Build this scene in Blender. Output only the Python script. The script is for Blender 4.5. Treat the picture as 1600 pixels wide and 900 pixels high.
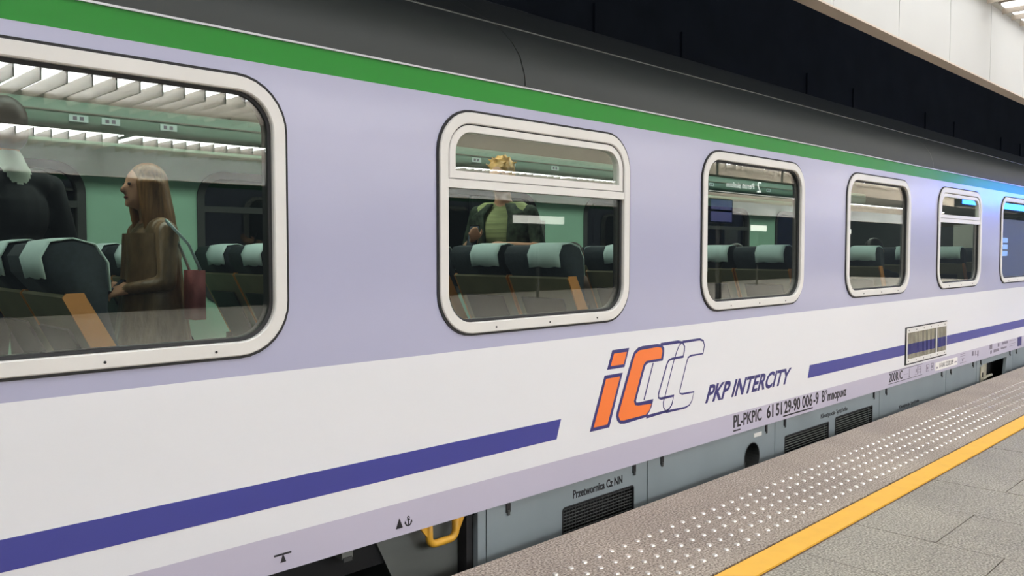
import bpy, bmesh, math, random
import numpy as np
from mathutils import Vector, Matrix
random.seed(7)
scene = bpy.context.scene
COL = scene.collection
for o in list(bpy.data.objects):
    bpy.data.objects.remove(o)

# ------------------------------------------------------------------ camera, world, exposure
D = 2.656            # distance from the camera to the coach side
H = 1.273            # camera height above the platform
cam_d = bpy.data.cameras.new('camera')
cam_d.sensor_width = 36.0
cam_d.lens = 1300 / 1600 * 36.0
cam_d.clip_start = 0.05
cam_d.clip_end = 300
cam = bpy.data.objects.new('camera', cam_d)
COL.objects.link(cam)
cam.location = (0, 0, H)
yaw = math.atan2(1296, 1300)
pitch = math.atan2(59, 1300)
cam.rotation_euler = (math.pi / 2 - pitch, 0, yaw - math.pi / 2)
scene.camera = cam

world = bpy.data.worlds.new('station_dark')
scene.world = world
world.use_nodes = True
world.node_tree.nodes['Background'].inputs[0].default_value = (0.75, 0.85, 1.0, 1)
world.node_tree.nodes['Background'].inputs[1].default_value = 0.05
scene.view_settings.view_transform = 'Standard'
scene.view_settings.look = 'None'
scene.view_settings.gamma = 1.0
scene.view_settings.use_curve_mapping = False
scene.view_settings.exposure = 0.72
LAMP = 18.5          # radiance of the louvred lights over the middle and far side
LAMP_NEAR = 2.1      # radiance of the dimmer lights by the near fascia
COACH_LAMP = 7.5     # radiance of the lamps in the coach
SCREEN = 13.0         # radiance of the blue display


def srgb(r, g, b):
    def f(c):
        c /= 255.0
        return c / 12.92 if c <= 0.04045 else ((c + 0.055) / 1.055) ** 2.4
    return (f(r), f(g), f(b), 1.0)


# ------------------------------------------------------------------ materials
MATS = {}


def mat(name, col, rough=0.5, var=0.06, scale=6.0, metal=0.0, coat=0.0, bump=0.0, bump_scale=40.0, spec=0.5, stretch=(1, 1, 1), bdist=0.01):
    m = bpy.data.materials.new(name)
    m.use_nodes = True
    nt = m.node_tree
    b = nt.nodes['Principled BSDF']
    b.inputs['Roughness'].default_value = rough
    b.inputs['Metallic'].default_value = metal
    b.inputs['Coat Weight'].default_value = coat
    b.inputs['Coat Roughness'].default_value = 0.14
    b.inputs['Specular IOR Level'].default_value = spec
    tc = nt.nodes.new('ShaderNodeTexCoord')
    mp = nt.nodes.new('ShaderNodeMapping')
    mp.inputs['Scale'].default_value = stretch
    nt.links.new(tc.outputs['Object'], mp.inputs['Vector'])
    n = nt.nodes.new('ShaderNodeTexNoise')
    n.inputs['Scale'].default_value = scale
    n.inputs['Detail'].default_value = 5.0
    nt.links.new(mp.outputs[0], n.inputs['Vector'])
    r = nt.nodes.new('ShaderNodeValToRGB')
    r.color_ramp.elements[0].position = 0.3
    r.color_ramp.elements[1].position = 0.7
    r.color_ramp.elements[0].color = tuple(max(0, c * (1 - var)) for c in col[:3]) + (1,)
    r.color_ramp.elements[1].color = tuple(min(1, c * (1 + var)) for c in col[:3]) + (1,)
    nt.links.new(n.outputs['Fac'], r.inputs['Fac'])
    nt.links.new(r.outputs['Color'], b.inputs['Base Color'])
    if bump > 0:
        n2 = nt.nodes.new('ShaderNodeTexNoise')
        n2.inputs['Scale'].default_value = bump_scale
        n2.inputs['Detail'].default_value = 3.0
        nt.links.new(mp.outputs[0], n2.inputs['Vector'])
        bp = nt.nodes.new('ShaderNodeBump')
        bp.inputs['Strength'].default_value = bump
        bp.inputs['Distance'].default_value = bdist
        nt.links.new(n2.outputs['Fac'], bp.inputs['Height'])
        nt.links.new(bp.outputs['Normal'], b.inputs['Normal'])
        nt.links.new(bp.outputs['Normal'], b.inputs['Coat Normal'])
    MATS[name] = m
    return m


def glow(name, col, strength):
    m = bpy.data.materials.new(name)
    m.use_nodes = True
    b = m.node_tree.nodes['Principled BSDF']
    b.inputs['Base Color'].default_value = (0.8, 0.8, 0.8, 1)
    b.inputs['Emission Color'].default_value = col
    b.inputs['Emission Strength'].default_value = strength
    MATS[name] = m
    return m


def glass(name, tint, k=1.5):
    m = bpy.data.materials.new(name)
    m.use_nodes = True
    nt = m.node_tree
    for n in list(nt.nodes):
        nt.nodes.remove(n)
    out = nt.nodes.new('ShaderNodeOutputMaterial')
    tr = nt.nodes.new('ShaderNodeBsdfTransparent')
    tr.inputs[0].default_value = tint
    gl = nt.nodes.new('ShaderNodeBsdfGlossy')
    gl.inputs['Roughness'].default_value = 0.0
    gl.inputs['Color'].default_value = (1, 1, 1, 1)
    # Schlick reflectance, the same for both faces of the thin pane
    lw = nt.nodes.new('ShaderNodeLayerWeight')
    lw.inputs['Blend'].default_value = 0.5
    pw = nt.nodes.new('ShaderNodeMath')
    pw.operation = 'POWER'
    pw.inputs[1].default_value = 5.0
    nt.links.new(lw.outputs['Facing'], pw.inputs[0])
    mu = nt.nodes.new('ShaderNodeMath')
    mu.operation = 'MULTIPLY_ADD'
    mu.use_clamp = True
    mu.inputs[1].default_value = 0.95 * k
    mu.inputs[2].default_value = 0.045 * k
    nt.links.new(pw.outputs[0], mu.inputs[0])
    mx = nt.nodes.new('ShaderNodeMixShader')
    nt.links.new(mu.outputs[0], mx.inputs[0])
    nt.links.new(tr.outputs[0], mx.inputs[1])
    nt.links.new(gl.outputs[0], mx.inputs[2])
    nt.links.new(mx.outputs[0], out.inputs[0])
    MATS[name] = m
    return m


def granite(name, dark, mid, light, rough, scale=1.0):
    m = bpy.data.materials.new(name)
    m.use_nodes = True
    nt = m.node_tree
    b = nt.nodes['Principled BSDF']
    b.inputs['Roughness'].default_value = rough
    tc = nt.nodes.new('ShaderNodeTexCoord')
    v = nt.nodes.new('ShaderNodeTexNoise')
    v.inputs['Scale'].default_value = 110 * scale
    v.inputs['Detail'].default_value = 3
    nt.links.new(tc.outputs['Object'], v.inputs['Vector'])
    r = nt.nodes.new('ShaderNodeValToRGB')
    e = r.color_ramp.elements
    e[0].position = 0.34
    e[0].color = dark
    e[1].position = 0.66
    e[1].color = light
    q = e.new(0.5)
    q.color = mid
    nt.links.new(v.outputs['Fac'], r.inputs['Fac'])
    n = nt.nodes.new('ShaderNodeTexNoise')
    n.inputs['Scale'].default_value = 1.7
    n.inputs['Detail'].default_value = 4
    nt.links.new(tc.outputs['Object'], n.inputs['Vector'])
    r2 = nt.nodes.new('ShaderNodeValToRGB')
    r2.color_ramp.elements[0].position = 0.3
    r2.color_ramp.elements[0].color = (0.82, 0.80, 0.80, 1)
    r2.color_ramp.elements[1].position = 0.7
    r2.color_ramp.elements[1].color = (1.08, 1.07, 1.04, 1)
    nt.links.new(n.outputs['Fac'], r2.inputs['Fac'])
    mx = nt.nodes.new('ShaderNodeMix')
    mx.data_type = 'RGBA'
    mx.blend_type = 'MULTIPLY'
    mx.inputs[0].default_value = 1.0
    nt.links.new(r.outputs['Color'], mx.inputs[6])
    nt.links.new(r2.outputs['Color'], mx.inputs[7])
    nt.links.new(mx.outputs[2], b.inputs['Base Color'])
    bp = nt.nodes.new('ShaderNodeBump')
    bp.inputs['Strength'].default_value = 0.25
    bp.inputs['Distance'].default_value = 0.003
    nt.links.new(v.outputs['Fac'], bp.inputs['Height'])
    nt.links.new(bp.outputs['Normal'], b.inputs['Normal'])
    MATS[name] = m
    return m


BS = (0.55, 1, 1.6)
mat('paint_lilac', srgb(167, 167, 194), 0.34, 0.02, 1.2, coat=0.5, bump=0.30, bump_scale=2.2, stretch=BS)
mat('paint_white', srgb(222, 222, 226), 0.34, 0.015, 1.5, coat=0.25, bump=0.12, bump_scale=2.2, stretch=BS)
mat('paint_green', srgb(26, 132, 36), 0.42, 0.05, 2.0, coat=0.15, spec=0.3, bump=0.35, bump_scale=3.0, stretch=BS)
mat('paint_lower', srgb(186, 180, 198), 0.38, 0.02, 1.5, coat=0.15, bump=0.05, bump_scale=2.5, stretch=BS)
mat('paint_blue', srgb(54, 58, 142), 0.4, 0.03, 2.0, coat=0.2)
mat('ink_navy', srgb(45, 42, 110), 0.4, 0.03, 5.0)
mat('ink_black', srgb(24, 22, 28), 0.45, 0.05, 8.0)
mat('ink_grey', srgb(120, 112, 128), 0.5, 0.15, 30.0)
mat('ink_orange', srgb(243, 122, 48), 0.36, 0.02, 4.0, coat=0.2)
mat('ink_paper', srgb(232, 228, 224), 0.5, 0.02, 6.0)
mat('roof_grey', srgb(44, 48, 46), 0.55, 0.10, 1.6, bump=0.1, bump_scale=3.0, stretch=(0.5, 1, 1))
mat('gutter_metal', srgb(190, 190, 196), 0.3, 0.08, 8.0, metal=0.3)
mat('frame_white', srgb(218, 215, 211), 0.4, 0.03, 5.0, bump=0.03)
mat('rubber', srgb(22, 21, 24), 0.6, 0.1, 10.0)
mat('skirt_grey', srgb(132, 141, 145), 0.5, 0.07, 2.2, stretch=(1, 1, 0.5))
mat('skirt_dark', srgb(60, 62, 62), 0.6, 0.15, 4.0)
mat('black_void', srgb(14, 14, 16), 0.8, 0.1, 6.0)
mat('underframe', srgb(30, 29, 31), 0.7, 0.2, 5.0)
mat('box_grey', srgb(96, 99, 96), 0.6, 0.14, 2.5, stretch=(0.6, 1, 2.5))
mat('machine_beige', srgb(176, 170, 150), 0.6, 0.2, 9.0)
mat('handle_yellow', srgb(214, 160, 50), 0.45, 0.15, 14.0, bump=0.1)
mat('stripe_yellow', srgb(238, 180, 62), 0.55, 0.05, 9.0, bump=0.05)
mat('joint_brown', srgb(96, 70, 52), 0.8, 0.2, 20.0)
mat('joint_grey', srgb(92, 86, 80), 0.9, 0.2, 20.0)
mat('stud_metal', srgb(228, 222, 214), 0.3, 0.04, 30.0, metal=0.7)
granite('granite_edge', srgb(100, 88, 80), srgb(160, 146, 135), srgb(204, 193, 182), 0.6)
granite('granite_slab', srgb(104, 98, 90), srgb(150, 143, 133), srgb(190, 184, 173), 0.5)
mat('concrete', srgb(70, 66, 62), 0.85, 0.2, 5.0)
mat('tunnel_dark', srgb(50, 57, 70), 0.7, 0.18, 1.2)
mat('tunnel_panel', srgb(128, 132, 136), 0.6, 0.15, 2.0)
mat('fascia_white', srgb(186, 185, 182), 0.5, 0.02, 2.0)
mat('soffit_beige', srgb(196, 180, 164), 0.6, 0.04, 3.0)
mat('ceiling_panel', srgb(205, 203, 196), 0.6, 0.03, 2.0)
mat('fin_metal', srgb(150, 138, 124), 0.35, 0.04, 5.0, metal=0.2)
mat('sign_navy', srgb(18, 38, 58), 0.35, 0.05, 4.0)
mat('post_grey', srgb(96, 98, 100), 0.4, 0.06, 6.0, metal=0.5)
mat('mint', srgb(160, 204, 180), 0.5, 0.03, 2.0)
mat('rack_green', srgb(120, 150, 136), 0.45, 0.04, 3.0)
mat('lining', srgb(118, 118, 108), 0.6, 0.04, 3.0)
mat('carpet', srgb(54, 56, 60), 0.9, 0.2, 40.0)
mat('seat_dark', srgb(38, 46, 54), 0.85, 0.2, 60.0)
mat('seat_olive', srgb(112, 106, 84), 0.6, 0.08, 8.0)
mat('seat_tan', srgb(186, 122, 62), 0.5, 0.06, 8.0)
mat('cover_white', srgb(200, 222, 220), 0.8, 0.05, 14.0, bump=0.3, bump_scale=16.0)
mat('seat_black', srgb(26, 26, 28), 0.6, 0.1, 8.0)
mat('partition_white', srgb(214, 210, 200), 0.5, 0.03, 4.0)
mat('skin', srgb(214, 160, 130), 0.55, 0.04, 12.0)
mat('hair_brown', srgb(140, 98, 60), 0.4, 0.4, 30.0, stretch=(3, 3, 0.3))
mat('hair_dark', srgb(30, 25, 22), 0.5, 0.2, 20.0)
mat('hair_blond', srgb(224, 172, 92), 0.5, 0.25, 40.0)
mat('leather_brown', srgb(128, 102, 76), 0.33, 0.3, 18.0, bump=0.6, bump_scale=22.0, stretch=(1.5, 1.5, 0.6))
mat('denim', srgb(36, 44, 66), 0.85, 0.15, 30.0)
mat('suit_navy', srgb(30, 34, 40), 0.8, 0.12, 20.0)
mat('shirt_pale', srgb(206, 220, 206), 0.7, 0.04, 10.0)
mat('shirt_lime', srgb(160, 168, 118), 0.75, 0.3, 16.0, stretch=(0.3, 0.3, 4))
mat('camo', srgb(46, 58, 44), 0.8, 0.85, 26.0)
mat('bag_pink', srgb(206, 122, 122), 0.6, 0.15, 12.0, bump=0.3)
mat('coat_rose', srgb(170, 128, 118), 0.8, 0.1, 14.0)
mat('scarf_violet', srgb(98, 72, 106), 0.85, 0.3, 30.0)
mat('hoodie_brown', srgb(92, 74, 64), 0.9, 0.12, 16.0)
mat('eye_dark', srgb(28, 20, 18), 0.3, 0.05, 10.0)
mat('lip', srgb(168, 92, 84), 0.5, 0.05, 10.0)
mat('phone_black', srgb(16, 17, 20), 0.2, 0.05, 10.0)
glow('lamp_glow', (0.94, 0.975, 1.0, 1), LAMP)
glow('lamp_glow_near', (0.94, 0.975, 1.0, 1), LAMP_NEAR)
glow('coach_glow', (0.93, 1.0, 0.93, 1), COACH_LAMP)
glow('screen_glow', (0.02, 0.17, 1.0, 1), SCREEN)
glow('poster_navy', (0.03, 0.06, 0.28, 1), 0.3)
glow('poster_pale', (0.25, 0.45, 0.95, 1), 1.6)
glow('screen_dim', (0.06, 0.10, 0.55, 1), 0.9)
glow('lightbox_glow', (1.0, 0.98, 0.9, 1), 3.0)
glow('sign_text_glow', (1.0, 1.0, 1.0, 1), 4.0)
glass('pane_glass', (0.81, 0.85, 0.81, 1), 0.9)

# ------------------------------------------------------------------ helpers


def link(name, me, m=None, parent=None):
    o = bpy.data.objects.new(name, me)
    COL.objects.link(o)
    if m is not None and me is not None and len(me.materials) == 0:
        for k in (m if isinstance(m, (list, tuple)) else [m]):
            me.materials.append(MATS[k])
    if parent is not None:
        o.parent = parent
        o.matrix_parent_inverse = Matrix.Identity(4)
    return o


def bm_obj(name, bm, m, parent=None, smooth=False):
    bmesh.ops.recalc_face_normals(bm, faces=bm.faces)
    me = bpy.data.meshes.new(name)
    bm.to_mesh(me)
    bm.free()
    if smooth:
        me.polygons.foreach_set('use_smooth', [True] * len(me.polygons))
    return link(name, me, m, parent)


def tag(o, label=None, cat=None, group=None, kind=None):
    if label:
        o['label'] = label
    if cat:
        o['category'] = cat
    if group:
        o['group'] = group
    if kind:
        o['kind'] = kind
    return o


def empty(name, loc=(0, 0, 0)):
    o = bpy.data.objects.new(name, None)
    o.empty_display_size = 0.2
    COL.objects.link(o)
    o.location = loc
    return o


def box(bm, x0, x1, y0, y1, z0, z1, mi=0):
    vs = [bm.verts.new((x, y, z)) for x in (x0, x1) for y in (y0, y1) for z in (z0, z1)]
    fs = []
    for q in ((0, 1, 3, 2), (4, 6, 7, 5), (0, 4, 5, 1), (2, 3, 7, 6), (0, 2, 6, 4), (1, 5, 7, 3)):
        f = bm.faces.new([vs[i] for i in q])
        f.material_index = mi
        fs.append(f)
    return vs, fs


def bevel_all(bm, w, seg=2, ang=0.5):
    es = [e for e in bm.edges if e.is_manifold and e.calc_face_angle(0) > ang]
    bmesh.ops.bevel(bm, geom=es, offset=w, segments=seg, affect='EDGES', profile=0.6, clamp_overlap=True)


def box_obj(name, x0, x1, y0, y1, z0, z1, m, parent=None, bev=0.0):
    bm = bmesh.new()
    box(bm, x0, x1, y0, y1, z0, z1)
    if bev:
        bevel_all(bm, bev)
    return bm_obj(name, bm, m, parent)


def prism_y(bm, pts, y0, y1, mi=0):
    """closed (x, z) outline swept from y0 to y1"""
    a = [bm.verts.new((x, y0, z)) for x, z in pts]
    b = [bm.verts.new((x, y1, z)) for x, z in pts]
    n = len(pts)
    for f in (bm.faces.new(a), bm.faces.new(b[::-1])):
        f.material_index = mi
    for i in range(n):
        f = bm.faces.new((a[i], b[i], b[(i + 1) % n], a[(i + 1) % n]))
        f.material_index = mi


def rrect(x0, x1, z0, z1, r, n=8):
    pts = []
    for cx, cz, a0 in ((x1 - r, z1 - r, 0), (x0 + r, z1 - r, 90), (x0 + r, z0 + r, 180), (x1 - r, z0 + r, 270)):
        for k in range(n + 1):
            a = math.radians(a0 + 90 * k / n)
            pts.append((cx + r * math.cos(a), cz + r * math.sin(a)))
    return pts


def ring_y(bm, loops, mi=0, close=False):
    """loops: list of (pts, y); consecutive loops bridged"""
    vl = [[bm.verts.new((x, y, z)) for x, z in p] for p, y in loops]
    m = len(vl)
    for j in range(m if close else m - 1):
        a, b = vl[j], vl[(j + 1) % m]
        n = len(a)
        for i in range(n):
            f = bm.faces.new((a[i], a[(i + 1) % n], b[(i + 1) % n], b[i]))
            f.material_index = mi


def ribbon(bm, pts, w, y0, y1):
    """polyline in xz with width w, as a thin slab"""
    n = len(pts)
    P = [Vector((p[0], p[1])) for p in pts]
    L, R = [], []
    for i in range(n):
        d = (P[min(i + 1, n - 1)] - P[max(i - 1, 0)]).normalized()
        nn = Vector((-d.y, d.x)) * (w[i] if isinstance(w, list) else w) / 2
        L.append(P[i] + nn)
        R.append(P[i] - nn)
    for i in range(n - 1):
        prism_y(bm, [tuple(L[i]), tuple(L[i + 1]), tuple(R[i + 1]), tuple(R[i])], y0, y1)


def tube(bm, pts, r, seg=10, caps=True):
    P = [Vector(p) for p in pts]
    rings = []
    n = len(P)
    up = Vector((0, 0, 1))
    for i in range(n):
        d = (P[min(i + 1, n - 1)] - P[max(i - 1, 0)]).normalized()
        u = d.cross(Vector((0, 1, 0)))
        if u.length < 0.05:
            u = d.cross(up)
        u.normalize()
        v = d.cross(u).normalized()
        rr = r[i] if isinstance(r, (list, tuple)) else r
        rings.append([bm.verts.new(P[i] + (u * math.cos(2 * math.pi * k / seg) + v * math.sin(2 * math.pi * k / seg)) * rr) for k in range(seg)])
    for i in range(n - 1):
        for k in range(seg):
            bm.faces.new((rings[i][k], rings[i][(k + 1) % seg], rings[i + 1][(k + 1) % seg], rings[i + 1][k]))
    if caps:
        bm.faces.new(rings[0][::-1])
        bm.faces.new(rings[-1])


def disc_y(bm, cx, cz, r, y0, y1, n=20, mi=0):
    prism_y(bm, [(cx + r * math.cos(2 * math.pi * k / n), cz + r * math.sin(2 * math.pi * k / n)) for k in range(n)], y0, y1, mi)


TMP = bpy.data.scenes.new('workbench')      # small scratch scene for evaluating text and remeshes


def evaluated_mesh(o):
    TMP.collection.objects.link(o)
    with bpy.context.temp_override(scene=TMP, view_layer=TMP.view_layers[0]):
        dg = bpy.context.evaluated_depsgraph_get()
        me = bpy.data.meshes.new_from_object(o.evaluated_get(dg))
    bpy.data.objects.remove(o)
    return me


def text_verts(s, bold):
    cu = bpy.data.curves.new('lettering', 'FONT')
    cu.body = s
    cu.extrude = 0.01
    cu.offset = bold
    cu.resolution_u = 3
    o = bpy.data.objects.new('lettering', cu)
    me = evaluated_mesh(o)
    bpy.data.curves.remove(cu)
    return me


def cap_h():
    me = text_verts('H', 0)
    zs = [v.co.y for v in me.vertices]
    return max(zs) - min(zs)


CAP = cap_h()


def text(name, s, X, z, h, w, m, parent, shear=0.0, y=None, bold=0.0, flip=False, depth=0.0012):
    """lettering on a plane y = const; w is the total width, h the capital height"""
    me = text_verts(s, bold)
    me.materials.clear()
    if y is None:
        y = D
    xs = [v.co.x for v in me.vertices]
    x0, x1 = min(xs), max(xs)
    zz = [v.co.z for v in me.vertices]
    z0, z1 = min(zz), max(zz)
    for v in me.vertices:
        u = (v.co.x - x0) / (x1 - x0) * w
        t = v.co.y / CAP * h
        dd = (v.co.z - z0) / max(1e-6, z1 - z0)
        if flip:      # faces +y
            v.co = (X - (u + shear * t), y + dd * depth, z + t)
        else:
            v.co = (X + u + shear * t, y - dd * depth, z + t)
    return link(name, me, m, parent)


# ------------------------------------------------------------------ platform (floor)
floor = box_obj('floor', -6, 40, -12.4, 2.42, -0.9, -0.06, 'concrete')
tag(floor, kind='structure')
edge = box_obj('edge_slab', -6, 40, 1.713, 2.43, -0.06, 0.0, 'granite_edge', floor, 0.006)
tag(edge, 'speckled granite edge slab with rows of metal studs')
ystripe = box_obj('warning_stripe', -6, 40, 1.582, 1.697, -0.06, 0.002, 'stripe_yellow', floor, 0.003)
tag(ystripe, 'yellow warning stripe along the platform')
for ya, yb in ((1.697, 1.713), (1.570, 1.582)):
    box_obj('joint_strip', -6, 40, ya, yb, -0.06, -0.006, 'joint_brown', floor)
# studs, five rows; the 300 nearest are single parts
bm = bmesh.new()
prof = [(0.0130, 0.0), (0.0112, 0.0045), (0.0075, 0.006)]
rings = [[bm.verts.new((r * math.cos(k * math.pi / 5), r * math.sin(k * math.pi / 5), z)) for k in range(10)] for r, z in prof]
for a, b in zip(rings, rings[1:]):
    for k in range(10):
        bm.faces.new((a[k], a[(k + 1) % 10], b[(k + 1) % 10], b[k]))
bm.faces.new(rings[-1])
stud0 = bm_obj('stud', bm, 'stud_metal', edge)
stud0.location = (1.864, 2.149, 0)
rows_y = [2.149, 2.0655, 1.982, 1.898, 1.814]
first = True
rest = []
for j, y in enumerate(rows_y):
    for i in range(170):
        x = 1.864 + 0.089 * i + random.uniform(-.002, .002)
        if i < 60:
            if first:
                first = False
                continue
            s = stud0.copy()
            COL.objects.link(s)
            s.parent = edge
            s.location = (x, y + random.uniform(-.0015, .0015), 0)
        else:
            rest.append((x, y))
bm = bmesh.new()
for x, y in rest:
    rg = [[bm.verts.new((x + r * math.cos(k * math.pi / 3), y + r * math.sin(k * math.pi / 3), z)) for k in range(6)] for r, z in ((0.0130, 0.0), (0.0088, 0.006))]
    for k in range(6):
        bm.faces.new((rg[0][k], rg[0][(k + 1) % 6], rg[1][(k + 1) % 6], rg[1][k]))
    bm.faces.new(rg[1])
tag(bm_obj('far_studs', bm, 'stud_metal', edge), kind='stuff')
# paving slabs, staggered courses across the platform
g = 0.0025
k = 0
for ci in range(-4, 16):
    xa = 3.835 + 0.53 * ci
    ys = [1.570]
    y = 1.215 if ci % 2 == 0 else 0.948
    while y > -2.2:
        ys.append(y)
        y -= 0.53
    ys.append(-2.2)
    for ya, yb in zip(ys, ys[1:]):
        dz = random.uniform(-0.0012, 0.0)
        box_obj('paving_slab', xa + g, xa + 0.53 - g, yb + g, ya - g, -0.06, dz, 'granite_slab', floor, 0.002)
box_obj('joint_bed', -6, 40, -12.4, 1.570, -0.058, -0.007, 'joint_grey', floor)
for i, (xa, xb, ya, yb) in enumerate(((-6, 1.715, -12.4, 1.57), (12.315, 40, -12.4, 1.57), (1.715, 12.315, -12.4, -2.2))):
    box_obj('paving_field', xa + g, xb - g, ya, yb - g, -0.06, 0.0, 'granite_slab', floor)

track = box_obj('track_bed', -8, 42, 2.42, 8.9, -1.3, -1.0, 'black_void')
tag(track, kind='structure')
wall = box_obj('wall_back', -10, 60, 9.0, 9.2, -1.3, 11.0, 'tunnel_dark')
tag(wall, kind='structure')
for i in range(-4, 22):
    xa = 0.35 + i * 2.6
    if i % 3 == 0:
        box_obj('wall_panel', xa, xa + 1.15, 8.93, 9.0, 1.0, 4.6 + 0.3 * (i % 2), 'tunnel_panel', wall, 0.01)
    else:
        box_obj('wall_panel', xa + 0.2, xa + 2.2, 8.96, 9.0, 1.4, 5.4, 'tunnel_dark', wall, 0.01)
trim = box_obj('trim_1', -10, 60, 6.55, 6.85, 3.72, 3.93, 'tunnel_panel')
tag(trim, kind='structure')

# platform ceiling with the vertical fascia along each edge
CZ = 3.39
ceil = box_obj('ceiling', -10, 60, -12.3, 2.29, CZ, CZ + 0.15, 'ceiling_panel')
tag(ceil, kind='structure')
FZ = 2.728
for side, (yp, yb, yl) in enumerate(((2.21, 2.30, 2.31), (-12.0, -12.09, -12.1))):
    y0, y1 = sorted((yp + (0.012 if side == 0 else -0.012), yb))
    box_obj('fascia_backing', -9, 58, y0, y1, FZ + 0.012, 5.6 if side == 0 else CZ, 'soffit_beige', ceil)
    y0, y1 = sorted((yp, yl))
    box_obj('fascia_lip', -9, 58, y0, y1, FZ, FZ + 0.012, 'soffit_beige', ceil)
    for i in range(-9, 46):
        xa = 5.99 + 1.045 * i
        y0, y1 = sorted((yp, yp + (0.012 if side == 0 else -0.012)))
        box_obj('fascia_panel', xa + 0.004, xa + 1.041, y0, y1, FZ + 0.012, CZ, 'fascia_white', ceil, 0.002)


def louvre_light(x0, n, ya, yb, label, group, gm='lamp_glow', fin_h=0.16):
    t = empty('louvred_light', (x0, (ya + yb) / 2, CZ))
    tag(t, label, 'ceiling light', group)
    L = n * 0.274
    hw = (yb - ya) / 2
    box_obj('light_panel', 0.02, L - 0.02, -hw + 0.02, hw - 0.02, -0.035, -0.02, gm, t)
    bm = bmesh.new()
    box(bm, 0, L, -hw, hw, -0.02, -0.001)
    bm_obj('housing', bm, 'fin_metal', t)
    bm = bmesh.new()
    box(bm, -0.008, 0.008, -hw, hw, -0.04 - fin_h, -0.04)
    f0 = bm_obj('fin', bm, 'fin_metal', t)
    f0.location = (0.137, 0, 0)
    for i in range(1, n):
        f = f0.copy()
        COL.objects.link(f)
        f.parent = t
        f.location = (0.137 + 0.274 * i, 0, 0)
    return t


for i in range(12):
    louvre_light(-4.0 + 4.0 * i, 14, 0.74, 2.14, 'long louvred ceiling light beside the white fascia above the platform edge', 'louvred lights beside the near fascia', 'lamp_glow_near', 0.045)
for i in range(13):
    louvre_light(-2.0 + 4.0 * i, 14, -6.9, -5.1, 'long louvred ceiling light over the middle of the platform', 'louvred lights over the platform middle')
for i in range(12):
    louvre_light(2.0 + 4.0 * i, 14, -11.75, -10.4, 'long louvred ceiling light at the far side of the platform', 'louvred lights at the far fascia')

# hanging sign, displays and light boxes on the platform (seen in the window glass)
sg = empty('platform_sign', (16.3, -4.8, 2.6))
tag(sg, 'long navy hanging platform sign with white 2 Peron lettering', 'sign')
box_obj('sign_box', 0, 4.1, -0.1, 0.1, 0.0, 0.38, 'sign_navy', sg, 0.01)
for x in (0.5, 3.6):
    box_obj('hanger', x - 0.02, x + 0.02, -0.02, 0.02, 0.38, 0.79, 'post_grey', sg)
text('lettering', '2', 2.35, 0.07, 0.26, 0.2, 'sign_text_glow', sg, y=0.1, flip=True)
text('lettering', 'Peron', 2.0, 0.13, 0.14, 0.55, 'sign_text_glow', sg, y=0.1, flip=True)
text('lettering', 'platform', 1.36, 0.13, 0.12, 0.62, 'sign_text_glow', sg, y=0.1, flip=True)
box_obj('light_edge', 0.0, 4.1, 0.1, 0.106, 0.0, 0.012, 'lightbox_glow', sg)
ds = empty('departure_display', (16.4, -4.8, 1.9))
tag(ds, 'twin dark blue departure display on a post under the navy sign', 'display')
box_obj('casing', 0, 1.0, -0.08, 0.06, 0, 0.55, 'sign_navy', ds, 0.01)
for z in (0.03, 0.30):
    box_obj('screen', 0.05, 0.95, 0.06, 0.066, z, z + 0.22, 'screen_dim', ds)
box_obj('post', 0.45, 0.55, -0.05, 0.05, -1.9, 0.0, 'post_grey', ds)
bd = empty('blue_display', (21.2, -1.0, 2.30))
tag(bd, 'large glowing blue display board hanging over the platform', 'display')
box_obj('casing', 0, 7.5, -0.16, 0.0, 0.0, 0.80, 'sign_navy', bd, 0.02)
box_obj('screen', 0.06, 7.44, 0.0, 0.008, 0.06, 0.74, 'screen_glow', bd)
for x in (0.8, 6.7):
    box_obj('hanger', x - 0.03, x + 0.03, -0.11, -0.05, 0.80, 1.088, 'post_grey', bd)
ad = empty('advert_panel', (24.0, -1.2, 0.0))
tag(ad, 'dark blue lit advert panel with pale stripes standing on the platform', 'advert panel')
box_obj('casing', 0, 4.6, -0.16, 0.0, 0.0, 2.2, 'sign_navy', ad, 0.02)
box_obj('poster', 0.06, 4.54, 0.0, 0.006, 0.3, 2.12, 'poster_navy', ad)
for z in (1.12, 1.30, 1.48):
    box_obj('poster_bar', 0.1, 1.9, 0.006, 0.009, z, z + 0.13, 'poster_pale', ad)
for i, (x0, x1) in enumerate(((9.0, 10.2), (15.0, 17.0), (27.0, 28.2), (31.5, 32.1), (35.0, 35.6))):
    lb = empty('light_box', (x0, -9.6, 1.95))
    tag(lb, 'lit white sign box on a post at the far side of the platform', 'light box', 'lit boxes far across the platform')
    box_obj('casing', 0, x1 - x0, -0.1, 0.0, 0, 0.24, 'post_grey', lb, 0.005)
    box_obj('face', 0.02, x1 - x0 - 0.02, 0.0, 0.006, 0.02, 0.22, 'lightbox_glow', lb)
    box_obj('post', (x1 - x0) / 2 - 0.03, (x1 - x0) / 2 + 0.03, -0.08, -0.02, -1.95, 0, 'post_grey', lb)

# ------------------------------------------------------------------ the coach
XA, XB = -5.2, 18.2
YC = 4.066                     # centre line
YF = 2 * YC - D                # far side
coach = empty('railway_coach', (0, 0, 0))
tag(coach, 'lilac, white and green passenger coach standing at the platform', 'train coach')
Z_BOT, Z_WL, Z_WH, Z_G0, Z_G1 = 0.122, 0.256, 0.843, 1.916, 2.006
W0, WP, WW, WZ0, WZ1, WR = 0.226, 2.0, 1.305, 0.908, 1.866, 0.185
wins = list(range(-2, 8))


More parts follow.
